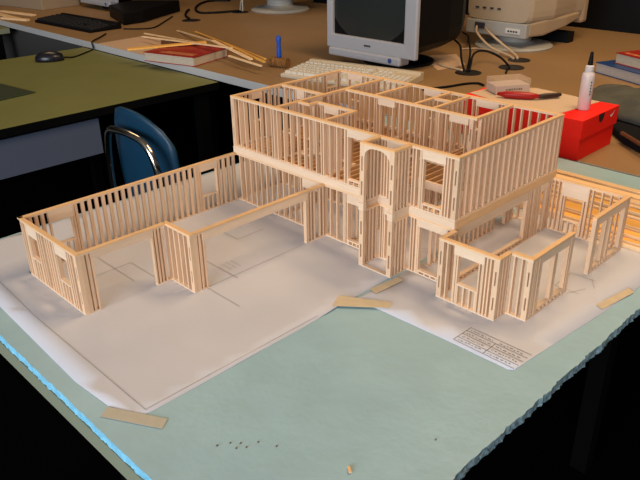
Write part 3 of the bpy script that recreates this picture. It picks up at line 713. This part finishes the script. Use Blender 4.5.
# red handled knife
kn = empty('craft_knife', (185, 780, zt), 'red and black handled tool lying on the card sheet in front of the clear box', 'tool')
P = [(124, 752, 8), (145, 758, 9), (172, 772, 10), (198, 787, 9), (214, 797, 6)]
mb = MB(); mb.tube([(x, y, zt + 9) for x, y, z in P], [4, 8.5, 10, 9, 5], 12); mb.build('handle', 'redp', kn, smooth=True)
mb = MB(); mb.tube([(x, y, zt + 8) for x, y in ((212, 796), (222, 815), (240, 845), (244, 853))], [5, 6.5, 6, 4], 10); mb.build('grip', 'blade', kn, smooth=True)
# glue bottle
gb = empty('glue_bottle', (333, 797, 85), 'white glue bottle with tall black tip on the red shoebox lid', 'bottle')
mb = MB(); mb.lathe([(13.5, .2), (15, 2), (15, 80), (13.5, 86), (9.5, 90), (9.5, 92)], c=(333, 797, 85), n=28); mb.build('bottle_body', 'bottle', gb, smooth=True)
mb = MB(); mb.lathe([(10, 0), (10, 11), (6.6, 13)], c=(333, 797, 177), n=24); mb.build('cap', 'white', gb)
mb = MB(); mb.lathe([(6.2, 0), (5.4, 8), (3.6, 28), (3, 31)], c=(333, 797, 189), n=16); mb.build('nozzle', 'black', gb)
mb = MB()
for (z0, z1, a0, a1) in ((118, 158, -52, -20), (108, 116, -50, -25)):
    vs = []; n_ = 6
    for k in range(n_ + 1):
        a = math.radians(a0 + (a1 - a0) * k / n_)
        for z in (z0, z1): vs.append((333 + 15.2 * math.cos(a), 797 + 15.2 * math.sin(a), z))
    mb.add(vs, [(2 * k, 2 * k + 2, 2 * k + 3, 2 * k + 1) for k in range(n_)])
mb.build('label_print', 'label', gb)
mb = MB()
for q in range(5):
    z0 = 122 + q * 7
    for (a0, a1) in ((-36, -24),):
        vs = [(333 + 15.35 * math.cos(math.radians(a)), 797 + 15.35 * math.sin(math.radians(a)), z) for a in (a0, a1) for z in (z0, z0 + 4.5)]
        mb.add(vs, [(0, 2, 3, 1)])
mb.build('lettering', 'port', gb)

# ---------------------------------------------------------------- bundle of balsa strips behind the model
y = 318.; i = 0
ws = [4, 3, 14, 4, 26, 3, 3, 30, 4, 4, 5, 16, 4, 4, 3, 22, 20, 8, 6]
names = {}
for w_ in ws:
    h_ = rnd.choice([5, 7, 9]) if w_ > 10 else rnd.choice([8, 10, 12])
    gap = rnd.choice([2.5, 4., 6.])
    x0 = 300 + rnd.uniform(-10, 80) if y > 345 else 662 + rnd.uniform(0, 3)
    if y < 345: x0 = 560
    x1 = 1000 + rnd.uniform(-15, 15)
    kind = 'wide orange balsa sheet' if w_ > 12 else 'thin wooden strip'
    mb = MB(); mb.box(x0, x1, y, y + w_, .05 if y < 438 else .05, .05 + h_)
    o = mb.build('balsa_sheet' if w_ > 12 else 'wooden_strip', 'balsa' if (w_ > 12 and i < 14) else 'balsa_pale')
    big = w_ > 12
    pos = ['frontmost', 'second', 'third', 'fourth', 'fifth', 'sixth', 'seventh', 'eighth', 'ninth', 'tenth', 'eleventh', 'twelfth', 'thirteenth', 'fourteenth', 'fifteenth', 'sixteenth', 'seventeenth', 'eighteenth', 'rearmost'][i]
    tag(o, f'{"wide balsa sheet" if big else "thin wooden strip"} in the bundle behind the model, {pos} counted from the plan edge backwards', 'wood strip', 'bundle of wood strips behind the model')
    y += w_ + gap; i += 1

# ---------------------------------------------------------------- blue chair
ch = empty('chair', (-620, 330, -755), 'blue plastic shell chair with chrome frame in the gap left of the model table', 'chair')
mb = MB(); NX, NZ = 16, 22; vs = []
def shell(u, v):      # u -1..1 across, v 0 bottom .. 1 top
    w_ = 190 * (1 - .10 * v) * (1 - max(0, v - .80) ** 2 * 6.0)
    z = -330 + 368 * v - (abs(u) ** 2.6) * 46 * v
    yy = 145 + 26 * (1 - v) ** 2 + 34 * (abs(u) ** 2.2) * (1 if True else 0) - 10 * max(0, v - .86) / .14
    return (-648 + u * w_ * .9, yy, z)
for j in range(NZ + 1):
    for i in range(NX + 1): vs.append(shell(i / NX * 2 - 1, j / NZ))
mb.add(vs, [(j * (NX + 1) + i, j * (NX + 1) + i + 1, (j + 1) * (NX + 1) + i + 1, (j + 1) * (NX + 1) + i) for j in range(NZ) for i in range(NX)])
mb.build('backrest', 'chair', ch, smooth=True, solid=9)
mb = MB(); vs = []
for j in range(13):
    for i in range(NX + 1):
        u = i / NX * 2 - 1; v = j / 12
        vs.append((-620 + u * (190 + 12 * v), 171 + 380 * v, -330 - 22 * math.sin(v * math.pi) + 22 * u * u * (1 - v) ))
mb.add(vs, [(j * (NX + 1) + i, j * (NX + 1) + i + 1, (j + 1) * (NX + 1) + i + 1, (j + 1) * (NX + 1) + i) for j in range(12) for i in range(NX)])
mb.build('seat', 'chair', ch, smooth=True, solid=9)
mb = MB(); mb.tube(spline([(-775, 130, -330), (-768, 124, -190), (-748, 118, -90), (-718, 112, -34), (-665, 108, -20), (-595, 108, -18), (-535, 112, -32), (-500, 116, -80), (-484, 122, -180), (-475, 130, -330)], 8), 10, 12); mb.build('back_frame', 'chrome', ch, smooth=True)
for (lx, ly, dx, dy) in ((-775, 125, -25, -30), (-465, 125, 25, -30), (-790, 540, -20, 30), (-450, 540, 20, 30)):
    mb = MB(); mb.tube([(lx, ly, -330), (lx + dx, ly + dy, -755)], 10, 12); mb.build('leg', 'chrome', ch, smooth=True)

# ---------------------------------------------------------------- room
def struct(name, mb, m): o = mb.build(name, m); o['kind'] = 'structure'; return o
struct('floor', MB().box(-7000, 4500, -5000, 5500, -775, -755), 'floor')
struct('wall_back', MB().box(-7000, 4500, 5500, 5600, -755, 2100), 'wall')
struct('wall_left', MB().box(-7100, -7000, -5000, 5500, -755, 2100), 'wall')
struct('ceiling', MB().box(-7000, 4500, -5000, 5500, 2100, 2150), 'ceiling')

# ---------------------------------------------------------------- light
def area(name, loc, target, sx, sy, power, col):
    l = bpy.data.lights.new(name, 'AREA'); l.shape = 'RECTANGLE'; l.size = sx * S; l.size_y = sy * S; l.energy = power; l.color = col
    o = bpy.data.objects.new(name, l); COL.objects.link(o); o.location = Vector(loc) * S
    o.rotation_euler = (Vector(target) - Vector(loc)).to_track_quat('-Z', 'Y').to_euler(); return o
area('window_light', (1500, -4300, 1000), (250, 0, 0), 3600, 1700, 225, (.86, .92, 1.))
for (x, y_, p) in ((650, 850, 36), (-2600, 900, 14), (600, 2300, 18)):
    area('ceiling_lamp', (x, y_, 2060), (x, y_, 0), 1200, 600, p, (1., .70, .40))
w = bpy.data.worlds.new('World'); scn.world = w; w.use_nodes = True
w.node_tree.nodes['Background'].inputs[0].default_value = (.8, .85, 1., 1); w.node_tree.nodes['Background'].inputs[1].default_value = .10

# ---------------------------------------------------------------- camera
a, b_, c = 2.36424, .45530, -.01405          # heading, downward tilt, roll
fw = Vector((math.cos(a) * math.cos(b_), math.sin(a) * math.cos(b_), -math.sin(b_)))
rt = Vector((math.sin(a), -math.cos(a), 0)); up = rt.cross(fw)
r_ = rt * math.cos(c) + up * math.sin(c); u_ = up * math.cos(c) - rt * math.sin(c)
cd = bpy.data.cameras.new('camera'); cam = bpy.data.objects.new('camera', cd); COL.objects.link(cam)
cd.sensor_width = 36; cd.sensor_fit = 'HORIZONTAL'; cd.lens = 691.75 / 640 * 36; cd.clip_start = .01; cd.clip_end = 50
cam.matrix_world = Matrix(((r_.x, u_.x, -fw.x, 1.0440), (r_.y, u_.y, -fw.y, -.7937), (r_.z, u_.z, -fw.z, .5403), (0, 0, 0, 1)))
scn.camera = cam
vs_ = scn.view_settings
vs_.view_transform = 'Standard'; vs_.look = 'None'; vs_.gamma = 1; vs_.use_curve_mapping = False; vs_.exposure = 0.0
for o in list(bpy.data.objects):
    if '_b' in o: del o['_b']
